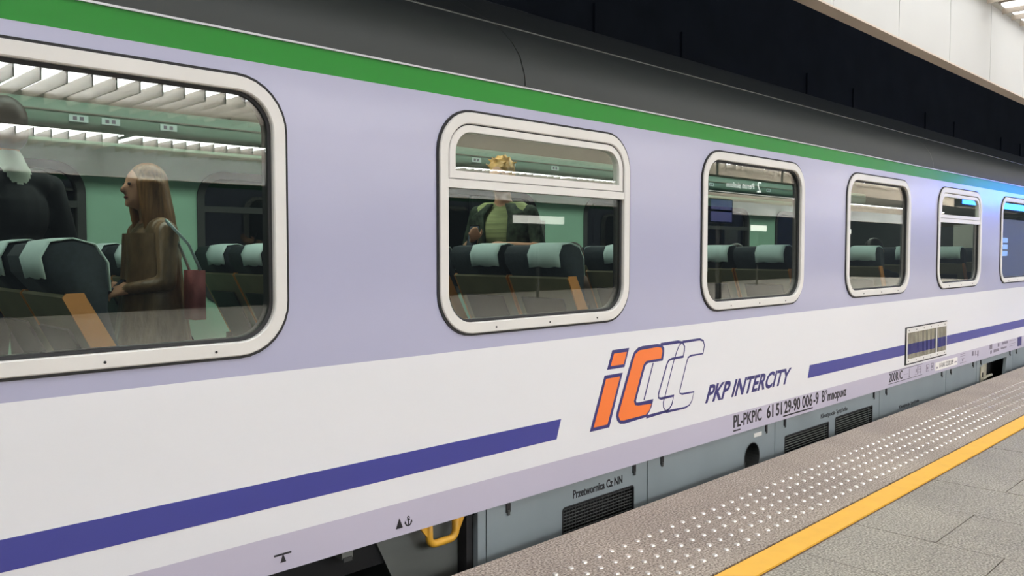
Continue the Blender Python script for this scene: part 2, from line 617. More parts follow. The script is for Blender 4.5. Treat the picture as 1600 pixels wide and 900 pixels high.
def fill_band(bm, x0, x1, z0, z1, holes, y, mi):
    def loop(pts):
        vs = [bm.verts.new((x, y, z)) for x, z in pts]
        return [bm.edges.new((vs[i], vs[(i + 1) % len(vs)])) for i in range(len(vs))]
    es = loop([(x0, z0), (x1, z0), (x1, z1), (x0, z1)])
    for h in holes:
        es += loop(h)
    before = set(bm.faces)
    bmesh.ops.triangle_fill(bm, edges=es, use_beauty=True, use_dissolve=False, normal=(0, -1, 0))
    for f in bm.faces:
        if f not in before:
            f.material_index = mi


bm = bmesh.new()
fill_band(bm, XA, XB, Z_BOT, Z_WL, [], D, 3)
fill_band(bm, XA, XB, Z_WL, Z_WH, [], D, 1)
fill_band(bm, XA, XB, Z_WH, Z_G0, [rrect(W0 + WP * k + 0.02, W0 + WP * k + WW - 0.02, WZ0 + 0.02, WZ1 - 0.02, WR - 0.02) for k in wins], D, 0)
fill_band(bm, XA, XB, Z_G0, Z_G1, [], D, 2)
# underside return of the sill
vs = [bm.verts.new(v) for v in ((XA, D, Z_BOT), (XB, D, Z_BOT), (XB, D + 0.06, Z_BOT), (XA, D + 0.06, Z_BOT))]
bm.faces.new(vs).material_index = 3
me_side = bpy.data.meshes.new('body_side')
for f in bm.faces:
    f.normal_update()
    if abs(f.normal.y) > 0.5 and f.normal.y > 0:
        f.normal_flip()
bm.to_mesh(me_side)
bm.free()
side = link('body_side', me_side, ['paint_lilac', 'paint_white', 'paint_green', 'paint_lower'], coach)

# gutter lip and roof
bm = bmesh.new()
prism = [(D - 0.008, Z_G1), (D - 0.008, Z_G1 + 0.007), (D + 0.03, Z_G1 + 0.012), (D + 0.03, Z_G1)]
a = [bm.verts.new((XA, y, z)) for y, z in prism]
b = [bm.verts.new((XB, y, z)) for y, z in prism]
for i in range(4):
    bm.faces.new((a[i], a[(i + 1) % 4], b[(i + 1) % 4], b[i]))
bm_obj('gutter', bm, 'gutter_metal', coach)
half = [(D, 0.738), (D + 0.006, 0.80), (D + 0.035, 0.885), (D + 0.09, 0.965), (D + 0.17, 1.04), (D + 0.27, 1.105), (D + 0.40, 1.185), (D + 0.56, 1.288), (D + 0.74, 1.377), (D + 0.94, 1.445), (D + 1.18, 1.495), (YC, 1.51)]
prof = [(y, H + z) for y, z in half] + [(2 * YC - y, H + z) for y, z in half[-2::-1]]


def roof_part(name, p, x0, x1, m, parent, off=0.0, nx=1):
    bm = bmesh.new()
    cols = []
    for i in range(nx + 1):
        x = x0 + (x1 - x0) * i / nx
        cols.append([bm.verts.new((x, y, z + off)) for y, z in p])
    for a, b in zip(cols, cols[1:]):
        for i in range(len(p) - 1):
            bm.faces.new((a[i], a[i + 1], b[i + 1], b[i]))
    return bm_obj(name, bm, m, parent, smooth=True)


xs = [XA, -2.6, 2.75, 8.1, 13.5, XB]
for xa, xb in zip(xs, xs[1:]):
    r = roof_part('roof_panel', prof, xa + 0.003, xb - 0.003, 'roof_grey', coach)
roof_part('roof_liner', [(y + (0.03 if y < YC else -0.03 if y > YC else 0), z - 0.03) for y, z in prof], XA, XB, 'lining', coach)
# seam batten along the roof shoulder
bm = bmesh.new()
yy, zz = D + 0.215, H + 1.068
box(bm, XA, XB, yy - 0.004, yy + 0.004, zz - 0.004, zz + 0.005)
bm_obj('roof_seam', bm, 'box_grey', coach)

# end walls, floor, far wall of the coach
for x in (XA, XB):
    bm = bmesh.new()
    p = [(y, z) for y, z in prof] + [(YF, 0.0), (D, 0.0)]
    a = [bm.verts.new((x, y, z)) for y, z in p]
    b = [bm.verts.new((x + 0.04, y, z)) for y, z in p]
    bm.faces.new(a)
    bm.faces.new(b[::-1])
    for i in range(len(p)):
        bm.faces.new((a[i], b[i], b[(i + 1) % len(p)], a[(i + 1) % len(p)]))
    bm_obj('end_wall', bm, 'lining', coach)
FLZ = 0.10
box_obj('floor_edge_beam', XA, 2.456, D + 0.115, D + 0.135, -0.02, 0.122, 'black_void', coach)
box_obj('coach_floor', XA, XB, D + 0.14, YF - 0.02, 0.02, FLZ, 'carpet', coach)
FO = 0.235                       # far windows sit a little further along
bm = bmesh.new()
fill_band(bm, XA, XB, FLZ, Z_G1 + 0.02, [rrect(W0 + FO + WP * k + 0.02, W0 + FO + WP * k + WW - 0.02, WZ0 + 0.02, WZ1 - 0.08, WR - 0.02) for k in wins], YF - 0.05, 0)
bm_obj('far_wall', bm, 'mint', coach)
# lining below the near windows
box_obj('wall_lining', XA, XB, D + 0.055, D + 0.065, FLZ, WZ0 - 0.01, 'lining', coach)


def window(k, hopper):
    x0 = W0 + WP * k
    x1 = x0 + WW
    y = D
    ft = 0.054
    bm = bmesh.new()
    o1 = rrect(x0 + 0.006, x1 - 0.006, WZ0 + 0.006, WZ1 - 0.006, WR - 0.004)
    o2 = rrect(x0 + 0.010, x1 - 0.010, WZ0 + 0.010, WZ1 - 0.010, WR - 0.008)
    i2 = rrect(x0 + ft - 0.004, x1 - ft + 0.004, WZ0 + ft - 0.004, WZ1 - ft + 0.004, WR - 0.05)
    i1 = rrect(x0 + ft, x1 - ft, WZ0 + ft, WZ1 - ft, WR - 0.054)
    ring_y(bm, [(o1, y + 0.01), (o1, y - 0.010), (o2, y - 0.014), (i2, y - 0.014), (i1, y - 0.010), (i1, y + 0.055)])
    w = bm_obj('window', bm, 'frame_white', coach)
    bm = bmesh.new()
    oo = rrect(x0 - 0.004, x1 + 0.004, WZ0 - 0.004, WZ1 + 0.004, WR + 0.004)
    ring_y(bm, [(oo, y + 0.01), (oo, y - 0.006), (o1, y - 0.006), (o1, y + 0.01)])
    bm_obj('seal', bm, 'rubber', w)
    bm = bmesh.new()
    j1 = rrect(x0 + ft + 0.001, x1 - ft - 0.001, WZ0 + ft + 0.001, WZ1 - ft - 0.001, WR - 0.055)
    j2 = rrect(x0 + ft + 0.012, x1 - ft - 0.012, WZ0 + ft + 0.012, WZ1 - ft - 0.012, WR - 0.064)
    ring_y(bm, [(j1, y + 0.004), (j2, y + 0.008), (j2, y + 0.05)])
    bm_obj('inner_seal', bm, 'rubber', w)
    for i in range(3):
        bm = bmesh.new()
        disc_y(bm, x0 + WW * (0.25 + 0.27 * i), WZ0 + 0.026, 0.0045, y - 0.016, y - 0.013, 8)
        bm_obj('screw', bm, 'rubber', w)
    if not hopper:
        bm = bmesh.new()
        prism_y(bm, rrect(x0 + ft + 0.006, x1 - ft - 0.006, WZ0 + ft + 0.006, WZ1 - ft - 0.006, WR - 0.06), y + 0.014, y + 0.02)
        tag(bm_obj('pane', bm, 'pane_glass', w), 'tinted window pane')
    else:
        zt0, zt1 = 1.536, 1.572
        bm = bmesh.new()
        # lower pane: flat top, rounded bottom
        rr = WR - 0.06
        low = [(x1 - ft - .006, zt0 + .01), (x0 + ft + .006, zt0 + .01)] + rrect(x0 + ft + .006, x1 - ft - .006, WZ0 + ft + .006, zt0 + .01, rr)[18:]
        prism_y(bm, low, y + 0.014, y + 0.02)
        tag(bm_obj('pane', bm, 'pane_glass', w), 'fixed lower pane')
        box_obj('transom', x0 + ft, x1 - ft, y - 0.010, y + 0.03, zt0, zt1, 'frame_white', w, 0.004)
        # sash: rounded top, square bottom
        def topshape(dx, za, zb, r):
            p = rrect(x0 + dx, x1 - dx, za, zb, r)
            return p[:18] + [(x0 + dx, za), (x1 - dx, za)]
        s0 = topshape(ft + 0.006, zt1 + 0.003, WZ1 - ft - 0.006, WR - 0.06)
        s1 = topshape(ft + 0.010, zt1 + 0.006, WZ1 - ft - 0.010, WR - 0.064)
        s2 = topshape(ft + 0.040, zt1 + 0.036, WZ1 - ft - 0.036, WR - 0.092)
        bm = bmesh.new()
        ring_y(bm, [(s0, y + 0.02), (s0, y - 0.006), (s1, y - 0.009), (s2, y - 0.009), (s2, y + 0.03)])
        sash = bm_obj('sash_frame', bm, 'frame_white', w)
        bm = bmesh.new()
        t0 = topshape(ft + 0.0, zt1 + 0.0, WZ1 - ft, WR - 0.054)
        ring_y(bm, [(t0, y - 0.002), (s0, y - 0.002)])
        bm_obj('sash_seal', bm, 'rubber', w)
        bm = bmesh.new()
        s3 = topshape(ft + 0.036, zt1 + 0.032, WZ1 - ft - 0.032, WR - 0.09)
        prism_y(bm, s3, y + 0.004, y + 0.010)
        tag(bm_obj('upper_pane', bm, 'pane_glass', w), 'tilting upper pane')
    return w


for k in wins:
    window(k, k in (-2, 1, 4, 7))

for k in wins:
    x0 = W0 + FO + WP * k
    x1 = x0 + WW
    y = YF - 0.05
    bm = bmesh.new()
    za, zb = WZ0, WZ1 - 0.06
    o1 = rrect(x0, x1, za, zb, WR)
    i1 = rrect(x0 + 0.05, x1 - 0.05, za + 0.05, zb - 0.05, WR - 0.05)
    ring_y(bm, [(o1, y + 0.01), (o1, y - 0.012), (i1, y - 0.012), (i1, y + 0.05)])
    w = bm_obj('far_window', bm, 'skirt_dark', coach)
    bm = bmesh.new()
    prism_y(bm, rrect(x0 + 0.045, x1 - 0.045, za + 0.045, zb - 0.045, WR - 0.05), y + 0.02, y + 0.026)
    bm_obj('pane', bm, 'pane_glass', w)
    if k % 3 == 1 or k == 0:
        box_obj('transom', x0 + 0.05, x1 - 0.05, y - 0.01, y + 0.02, 1.53, 1.57, 'skirt_dark', w)
    # grey strip blind box above each far window
# luggage rack on the far side with seat number plates
rk = roof_part('luggage_rack', [(5.02, 2.10), (5.0, 2.085), (5.0, 1.985), (5.02, 1.955), (5.36, 1.93), (5.37, 1.95), (5.05, 1.975), (5.04, 2.10), (5.02, 2.10)], XA + 0.2, 12.4, 'rack_green', coach)
bm = bmesh.new()
box(bm, XA + 0.2, 12.4, 4.992, 5.0, 2.032, 2.040)
bm_obj('rack_rail', bm, 'lining', rk)
for x in (0.95, 1.08, 1.55, 1.72, 2.05, 3.68, 4.55, 4.95, 5.5, 7.2, 8.1, 9.4):
    p = box_obj('seat_plate', x, x + 0.10, 4.990, 4.995, 1.985, 2.022, 'cover_white', rk)
    for q in (0.02, 0.055):
        box_obj('plate_mark', x + q, x + q + 0.02, 4.988, 4.991, 1.993, 2.014, 'ink_grey', p)
# lamps over the near seats and along the aisle ceiling
lamp_o = box_obj('ceiling_lamp', XA + 0.4, 12.4, YC - 0.12, YC + 0.12, 2.66, 2.68, 'coach_glow', coach)
box_obj('lamp_tray', XA + 0.4, 12.4, YC - 0.15, YC + 0.15, 2.68, 2.70, 'lining', coach)
# vestibule partition at the right-hand end
pt = box_obj('partition', 12.5, 12.55, D + 0.08, YF - 0.06, FLZ, 2.3, 'skirt_dark', coach)
box_obj('partition_post', 12.42, 12.5, 3.55, 3.80, FLZ, 1.62, 'partition_white', pt, 0.01)

# ---- painted marks on the side
for x0, x1, sl in ((XA, 3.0, True), (5.634, XB, False)):
    bm = bmesh.new()
    if sl:
        pts = [(x0, 0.362), (2.968, 0.362), (3.0, 0.456), (x0, 0.456)]
    else:
        pts = [(x0, 0.366), (x1, 0.366), (x1, 0.456), (x0 + 0.028, 0.456)]
    if sl:
        prism_y(bm, pts, D - 0.0012, D + 0.002)
    else:
        prism_y(bm, pts, D - 0.0012, D + 0.002)
    tag(bm_obj('blue_stripe', bm, 'paint_blue', coach), 'broad dark blue stripe with slanted end')

logo = box_obj('logo', 3.43, 3.44, D + 0.004, D + 0.006, 0.5, 0.51, 'ink_navy', coach)
tag(logo, 'orange and navy lettered logo with outlined letters')
DOT_O = [(3.398, 0.757), (3.541, 0.757), (3.501, 0.659), (3.356, 0.659)]
DOT_I = [(3.412, 0.738), (3.520, 0.738), (3.493, 0.675), (3.383, 0.675)]
ST_O = [(3.336, 0.631), (3.486, 0.631), (3.376, 0.358), (3.219, 0.358)]
ST_I = [(3.347, 0.613), (3.463, 0.613), (3.359, 0.376), (3.248, 0.376)]
C_O = [(3.434, 0.407), (3.437, 0.427), (3.562, 0.696), (3.587, 0.733), (3.622, 0.752), (3.663, 0.757), (3.8, 0.757), (3.841, 0.751), (3.863, 0.729), (3.862, 0.7), (3.85, 0.66), (3.711, 0.66), (3.69, 0.65), (3.68, 0.634), (3.605, 0.468), (3.609, 0.457), (3.636, 0.455), (3.763, 0.456), (3.749, 0.418), (3.73, 0.393), (3.699, 0.366), (3.506, 0.358), (3.467, 0.363), (3.442, 0.383)]
C_I = [(3.452, 0.407), (3.456, 0.424), (3.572, 0.674), (3.594, 0.718), (3.632, 0.736), (3.8, 0.74), (3.833, 0.734), (3.844, 0.714), (3.833, 0.675), (3.695, 0.673), (3.671, 0.658), (3.657, 0.632), (3.585, 0.468), (3.595, 0.445), (3.625, 0.438), (3.745, 0.433), (3.725, 0.4), (3.693, 0.38), (3.496, 0.377), (3.467, 0.382)]
for nm, pts, m, dy in (('letter_outline', DOT_O, 'ink_navy', .0014), ('letter_outline', ST_O, 'ink_navy', .0014), ('letter_outline', C_O, 'ink_navy', .0014), ('letter_fill', DOT_I, 'ink_orange', .0022), ('letter_fill', ST_I, 'ink_orange', .0022), ('letter_fill', C_I, 'ink_orange', .0022)):
    bm = bmesh.new()
    prism_y(bm, pts, D - dy, D + 0.002)
    bm_obj(nm, bm, m, logo)
C2 = [(3.83, 0.752), (4.0, 0.753), (4.046, 0.746), (4.067, 0.721), (4.064, 0.695), (4.053, 0.664), (3.944, 0.662), (3.911, 0.657), (3.894, 0.64), (3.812, 0.477), (3.813, 0.457), (3.837, 0.449), (3.962, 0.450), (3.943, 0.402), (3.921, 0.383), (3.887, 0.371), (3.70, 0.366)]
C2W = [.013, .013, .009, .006, .006, .010, .010, .008, .007, .007, .008, .011, .010, .006, .006, .010, .013]
C2L = [(3.76, 0.656), (3.677, 0.462)]
C3 = [(4.046, 0.749), (4.224, 0.751), (4.264, 0.739), (4.277, 0.711), (4.263, 0.663), (4.135, 0.663), (4.106, 0.655), (4.089, 0.627), (4.021, 0.47), (4.022, 0.457), (4.045, 0.449), (4.169, 0.447), (4.149, 0.398), (4.123, 0.375), (4.076, 0.366), (3.887, 0.368)]
C3W = [.011, .010, .008, .005, .006, .008, .007, .005, .005, .005, .008, .007, .004, .005, .008, .011]
C3L = [(4.034, 0.742), (4.011, 0.732), (3.989, 0.702), (3.961, 0.652), (3.875, 0.456), (3.859, 0.426), (3.861, 0.397), (3.887, 0.371)]
for pts, w in ((C2, C2W), (C2L, .006), (C3, C3W), (C3L, .0045)):
    bm = bmesh.new()
    ribbon(bm, pts, [q * 1.35 for q in w] if isinstance(w, list) else w * 1.35, D - 0.0013, D + 0.001)
    bm_obj('letter_line', bm, 'ink_navy', logo)
text('lettering', 'PKP INTERCITY', 4.294, 0.366, 0.098, 1.045, 'ink_navy', coach, shear=0.48, bold=0.028)
text('lettering', 'PL-PKPIC', 4.622, 0.166, 0.074, 0.355, 'ink_black', coach, bold=0.02)
for ws, wx, wx1 in (('61', 5.046, 5.135), ('51', 5.172, 5.255), ('29-90', 5.290, 5.523), ('006', 5.555, 5.713), ('-9', 5.733, 5.812)):
    text('lettering', ws, wx, 0.164, 0.080, wx1 - wx, 'ink_black', coach, bold=0.02)
text('lettering', 'B', 5.867, 0.166, 0.080, 0.05, 'ink_black', coach, bold=0.02)
text('lettering', '9', 5.925, 0.212, 0.034, 0.03, 'ink_black', coach)
text('lettering', 'mnopuvz', 5.965, 0.164, 0.068, 0.325, 'ink_black', coach, bold=0.025)
box_obj('underline', 4.622, 4.705, D - 0.0012, D + 0.002, 0.140, 0.149, 'ink_black', coach)
box_obj('underline', 5.275, 5.72, D - 0.0012, D + 0.002, 0.140, 0.149, 'ink_black', coach)
# 200 RIC panel and small inscriptions
text('lettering', '200RIC', 7.14, 0.166, 0.072, 0.30, 'ink_black', coach, bold=0.01)
for z in (0.148, 0.246):
    box_obj('ruled_line', 7.135, 7.92, D - 0.0012, D + 0.002, z, z + 0.004, 'ink_black', coach)
small = [(7.47, 0.195, 0.10, .003), (7.60, 0.16, .006, .075), (7.59, 0.157, .025, .012), (7.74, 0.165, .05, .003), (7.76, 0.185, .02, .03), (7.80, 0.165, .012, .07), (7.825, 0.228, .07, .004), (7.825, 0.205, .05, .004), (7.825, 0.18, .06, .004), (7.88, 0.165, .006, .06),
         (8.02, 0.165, .075, .004), (8.02, 0.225, .075, .004), (8.02, 0.165, .006, .06), (8.09, 0.165, .006, .06), (8.05, 0.185, .02, .02), (8.145, 0.165, .06, .006), (8.145, 0.225, .06, .006), (8.145, 0.165, .008, .065), (8.20, 0.165, .008, .065), (8.165, 0.185, .018, .025),
         (8.98, 0.235, .15, .004), (8.98, 0.215, .15, .004), (9.0, 0.19, .10, .004), (9.04, 0.165, .03, .02), (8.97, 0.148, .19, .005),
         (9.35, 0.19, .05, .045), (9.45, 0.185, .02, .05), (9.50, 0.19, .05, .006), (9.53, 0.17, .03, .06),
         (9.95, 0.205, .09, .05), (9.98, 0.155, .05, .035), (10.10, 0.16, .20, .03), (10.25, 0.21, .05, .04), (10.37, 0.17, .22, .02), (10.42, 0.22, .22, .028), (10.70, 0.235, .26, .004), (10.70, 0.20, .26, .004), (10.70, 0.175, .22, .004)]
for x, z, w, h in small:
    box_obj('inscription_mark', x, x + w, D - 0.0012, D + 0.002, z, z + h, 'ink_grey', coach)
wl = box_obj('inspection_plate', 8.255, 8.89, D - 0.002, D + 0.002, 0.147, 0.222, 'ink_paper', coach)
text('lettering', 'II-RAI 22.02.09', 8.37, 0.166, 0.042, 0.39, 'ink_black', wl, y=D - 0.002)
box_obj('plate_mark', 8.285, 8.325, D - 0.003, D - 0.001, 0.166, 0.180, 'ink_grey', wl)
box_obj('plate_mark', 8.80, 8.86, D - 0.003, D - 0.001, 0.172, 0.184, 'ink_grey', wl)
box_obj('dark_plate', 11.045, 11.20, D - 0.004, D + 0.002, 0.150, 0.256, 'ink_navy', coach)
# jacking mark, triangle and anchor
bm = bmesh.new()
prism_y(bm, [(1.465, 0.181), (1.534, 0.181), (1.534, 0.188), (1.465, 0.188)], D - 0.0012, D + 0.001)
prism_y(bm, [(1.490, 0.155), (1.513, 0.155), (1.503, 0.181), (1.499, 0.181)], D - 0.0012, D + 0.001)
bm_obj('jacking_mark', bm, 'ink_black', coach)
bm = bmesh.new()
prism_y(bm, [(2.004, 0.153), (2.038, 0.153), (2.021, 0.195)], D - 0.0012, D + 0.001)
bm_obj('triangle_mark', bm, 'ink_black', coach)
bm = bmesh.new()
ribbon(bm, [(2.067, 0.157), (2.067, 0.182)], 0.005, D - 0.0012, D + 0.001)
ribbon(bm, [(2.059, 0.178), (2.075, 0.178)], 0.004, D - 0.0012, D + 0.001)
ribbon(bm, [(2.067 + 0.016 * math.cos(a), 0.171 + 0.017 * math.sin(a)) for a in [math.radians(d) for d in range(190, 355, 15)]], 0.0055, D - 0.0012, D + 0.001)
ribbon(bm, [(2.067 + 0.005 * math.cos(a), 0.187 + 0.005 * math.sin(a)) for a in [math.radians(d) for d in range(0, 361, 30)]], 0.0035, D - 0.0012, D + 0.001)
prism_y(bm, [(2.047, 0.165), (2.057, 0.166), (2.050, 0.176)], D - 0.0012, D + 0.001)
prism_y(bm, [(2.087, 0.165), (2.077, 0.166), (2.084, 0.176)], D - 0.0012, D + 0.001)
bm_obj('anchor_mark', bm, 'ink_black', coach)

# ventilation grille in the side
gx0, gx1, gz0, gz1 = 7.495, 8.535, 0.282, 0.596
bm = bmesh.new()
box(bm, gx0 - 0.012, gx1 + 0.006, D - 0.006, D + 0.002, gz0 - 0.008, gz1 + 0.008)
gb = bm_obj('side_grille', bm, 'rubber', coach)
bm = bmesh.new()
box(bm, gx0 + 0.006, gx1 - 0.004, D - 0.010, D - 0.005, gz0 + 0.004, gz0 + 0.042)
box(bm, gx0 + 0.006, gx1 - 0.004, D - 0.010, D - 0.005, gz1 - 0.042, gz1 - 0.002)
box(bm, gx0 + 0.006, gx0 + 0.026, D - 0.010, D - 0.005, gz0 + 0.042, gz1 - 0.042)
box(bm, gx1 - 0.018, gx1 - 0.004, D - 0.010, D - 0.005, gz0 + 0.042, gz1 - 0.042)
box(bm, 8.236, 8.262, D - 0.011, D - 0.005, gz0 + 0.042, gz1 - 0.042)
bm_obj('grille_frame', bm, 'frame_white', gb)
n = 30
for i in range(n):
    x = gx0 + 0.04 + (gx1 - gx0 - 0.075) * i / (n - 1)
    if 8.225 < x < 8.27:
        continue
    bm = bmesh.new()
    box(bm, x - 0.0075, x + 0.0075, D - 0.0095, D - 0.006, gz0 + 0.042, 0.366, 0)
    box(bm, x - 0.0075, x + 0.0075, D - 0.0095, D - 0.006, 0.366, 0.456, 1)
    box(bm, x - 0.0075, x + 0.0075, D - 0.0095, D - 0.006, 0.456, gz1 - 0.042, 0)
    bm_obj('slat', bm, ['machine_beige', 'paint_blue'], gb)
for i in range(6):
    for z in (gz0 + 0.022, gz1 - 0.022):
        bm = bmesh.new()
        disc_y(bm, gx0 + 0.05 + 0.185 * i, z, 0.006, D - 0.012, D - 0.009, 6)
        bm_obj('screw', bm, 'rubber', gb)

# ---- skirt panels with latches, gratings, openings
SY = D + 0.012
edges = [2.458, 2.514, 3.731, 5.185, 6.975, 8.60, 9.55, 10.90, 12.5, 14.2, 16.0, XB]


def panel_with_holes(name, x0, x1, holes, m):
    bm = bmesh.new()
    fill_band(bm, x0, x1, -0.62, 0.118, holes, SY, 0)
    bmesh.ops.recalc_face_normals(bm, faces=bm.faces)
    r = bmesh.ops.extrude_face_region(bm, geom=list(bm.faces))
    bmesh.ops.translate(bm, vec=(0, 0.03, 0), verts=[v for v in r['geom'] if isinstance(v, bmesh.types.BMVert)])
    return bm_obj(name, bm, m, coach)


GR1 = rrect(3.025, 3.605, -0.22, 0.008, 0.02)
HOLE = [(4.877 + 0.095 * math.cos(a), -0.068 + 0.095 * math.sin(a)) for a in [2 * math.pi * i / 28 for i in range(28)]]
GR2 = rrect(5.325, 6.012, -0.25, -0.003, 0.012)
GR3 = rrect(6.130, 6.826, -0.25, 0.012, 0.012)
OPN = [(9.60, -0.3), (10.56, -0.3), (10.655, 0.062), (9.75, 0.058)]
hl = {1: [GR1], 2: [HOLE], 3: [GR2, GR3], 6: [OPN]}
panels = []
for i in range(len(edges) - 1):
    p = panel_with_holes('skirt_panel', edges[i] + 0.004, edges[i + 1] - 0.004, hl.get(i, []), 'skirt_grey')
    panels.append(p)
    if i > 0 and i < 9:
        for x in (edges[i] + 0.135, edges[i + 1] - 0.125):
            bm = bmesh.new()
            box(bm, x - 0.013, x + 0.013, SY - 0.006, SY + 0.002, 0.075, 0.116)
            l = bm_obj('latch', bm, 'rubber', p)
            box_obj('latch_tongue', x - 0.006, x + 0.006, SY - 0.010, SY - 0.005, 0.062, 0.085, 'skirt_dark', l)
# dark joints and backing behind the panels
box_obj('skirt_backing', 2.458, XB, SY + 0.16, SY + 0.18, -0.62, 0.12, 'black_void', coach)
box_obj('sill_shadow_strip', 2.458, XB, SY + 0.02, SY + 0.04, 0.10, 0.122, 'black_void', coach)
# mesh grating (crossed wires)
p = panels[1]
bm = bmesh.new()
ring_y(bm, [(rrect(3.022, 3.608, -0.223, 0.011, 0.022), SY - 0.002), (rrect(3.031, 3.599, -0.214, 0.002, 0.015), SY - 0.002), (rrect(3.031, 3.599, -0.214, 0.002, 0.015), SY + 0.02)])
gr = bm_obj('mesh_grating', bm, 'rubber', p)
for i in range(13):
    z = -0.205 + 0.0165 * i
    box_obj('wire', 3.03, 3.60, SY + 0.006, SY + 0.010, z - 0.002, z + 0.002, 'skirt_dark', gr)
for i in range(24):
    x = 3.045 + 0.0235 * i
    box_obj('wire', x - 0.002, x + 0.002, SY + 0.010, SY + 0.014, -0.214, 0.002, 'skirt_dark', gr)
text('lettering', 'Przetwornica Cz NN', 3.105, 0.040, 0.040, 0.40, 'ink_black', p, y=SY - 0.0003, bold=0.02)
p = panels[3]
for gi, (x0, x1, zt) in enumerate(((5.325, 6.012, -0.003), (6.130, 6.826, 0.012))):
    bm = bmesh.new()
    a = rrect(x0 - 0.004, x1 + 0.004, -0.254, zt + 0.004, 0.014)
    b = rrect(x0 + 0.008, x1 - 0.008, -0.242, zt - 0.008, 0.006)
    ring_y(bm, [(a, SY - 0.003), (b, SY - 0.003), (b, SY + 0.02)])
    gr = bm_obj('louvre_grating', bm, 'rubber', p)
    for i in range(13):
        z = zt - 0.020 - 0.0175 * i
        bm = bmesh.new()
        box(bm, x0, x1, SY + 0.002, SY + 0.007, z, z + 0.0035)
        bm_obj('louvre', bm, 'box_grey', gr)
text('lettering', 'Klimatyzacja- Sprężarka', 5.883, 0.040, 0.032, 0.46, 'ink_black', p, y=SY - 0.0003)
text('lettering', 'Klimatyzacja- Sprężarka', 7.41, -0.094, 0.027, 0.48, 'ink_black', panels[4], y=SY - 0.0003)
# cup behind the round opening
bm = bmesh.new()
loops = []
for y, r in ((SY - 0.003, 0.099), (SY - 0.003, 0.093), (SY + 0.05, 0.093), (SY + 0.13, 0.08)):
    loops.append(([(4.877 + r * math.cos(a), -0.068 + r * math.sin(a)) for a in [2 * math.pi * i / 28 for i in range(28)]], y))
ring_y(bm, loops)
cup = bm_obj('filler_cup', bm, 'skirt_dark', panels[2])
bm = bmesh.new()
tube(bm, [(4.877, SY + 0.15, -0.16), (4.877, SY + 0.06, -0.12)], 0.028, 12)
bm_obj('filler_pipe', bm, 'box_grey', cup)
box_obj('name_plate', 4.90, 5.0, SY - 0.003, SY + 0.001, 0.058, 0.083, 'frame_white', panels[2])
# machinery in the opening
box_obj('machinery_plate', 9.66, 9.78, SY - 0.012, SY - 0.004, -0.3, 0.045, 'machine_beige', panels[6])
box_obj('machinery_slot', 9.70, 9.735, SY - 0.016, SY - 0.01, -0.07, -0.02, 'rubber', panels[6])
box_obj('machinery_block', 10.02, 10.20, SY + 0.08, SY + 0.14, -0.3, 0.03, 'machine_beige', panels[6], 0.01)
box_obj('machinery_block', 9.86, 9.94, SY + 0.06, SY + 0.12, -0.3, 0.0, 'skirt_dark', panels[6], 0.01)
bm = bmesh.new()
tube(bm, [(9.8, SY + 0.07, -0.16), (10.1, SY + 0.05, -0.11), (10.35, SY + 0.07, -0.12)], 0.016, 8)
bm_obj('machinery_hose', bm, 'machine_beige', panels[6])

# ---- underframe at the left: equipment box, handle, bogie
bm = bmesh.new()
prism_y(bm, [(1.965, 0.11), (2.44, 0.11), (2.44, -0.6), (2.30, -0.6)], D + 0.10, D + 0.7)
tag(bm_obj('equipment_box', bm, 'box_grey', coach), 'grey slanted equipment box under the floor')
box_obj('box_end', 2.42, 2.456, D + 0.04, D + 0.6, -0.6, 0.118, 'underframe', coach)
box_obj('underframe_beam', XA, 2.46, D + 0.75, D + 0.95, -0.55, 0.11, 'black_void', coach)
bm = bmesh.new()
box(bm, 1.775, 1.825, D + 0.04, D + 0.09, 0.078, 0.122)
bevel_all(bm, 0.004)
sb = bm_obj('junction_box', bm, 'box_grey', coach)
box_obj('box_lid', 1.778, 1.818, D + 0.034, D + 0.04, 0.068, 0.084, 'skirt_dark', sb)
bm = bmesh.new()
hp = [(2.198, D + 0.03, 0.13), (2.200, D + 0.03, 0.075)]
hp += [(2.232 - 0.032 * math.cos(a), D + 0.03, 0.062 - 0.032 * math.sin(a)) for a in [math.radians(d) for d in range(0, 91, 15)]]
hp += [(2.315 + 0.032 * math.sin(a), D + 0.03, 0.062 - 0.032 * math.cos(a)) for a in [math.radians(d) for d in range(0, 91, 15)]]
hp += [(2.347, D + 0.03, 0.13)]
tube(bm, hp, 0.0165, 14)
yh = bm_obj('step_handle', bm, 'handle_yellow', coach, smooth=True)
tag(yh, 'chipped yellow bent tube handle under the sill')
for pts in ([(2.135, 0.130), (2.190, 0.130), (2.190, 0.062)], [(2.352, 0.130), (2.402, 0.130), (2.362, 0.058)]):
    bm = bmesh.new()
    prism_y(bm, pts, D + 0.022, D + 0.034)
    bm_obj('gusset', bm, 'handle_yellow', yh)
# bogie: frame, wheels (mostly hidden in the gap)
bg = box_obj('bogie_frame', -1.6, 1.6, D + 0.25, D + 0.40, -0.55, -0.35, 'underframe', coach, 0.02)
for x in (-1.25, 1.25):
    bm = bmesh.new()
    disc_y(bm, x, -0.55, 0.46, D + 0.62, D + 0.75, 32)
    disc_y(bm, x, -0.55, 0.15, D + 0.5, D + 0.62, 20)
    bm_obj('wheel', bm, 'underframe', bg)

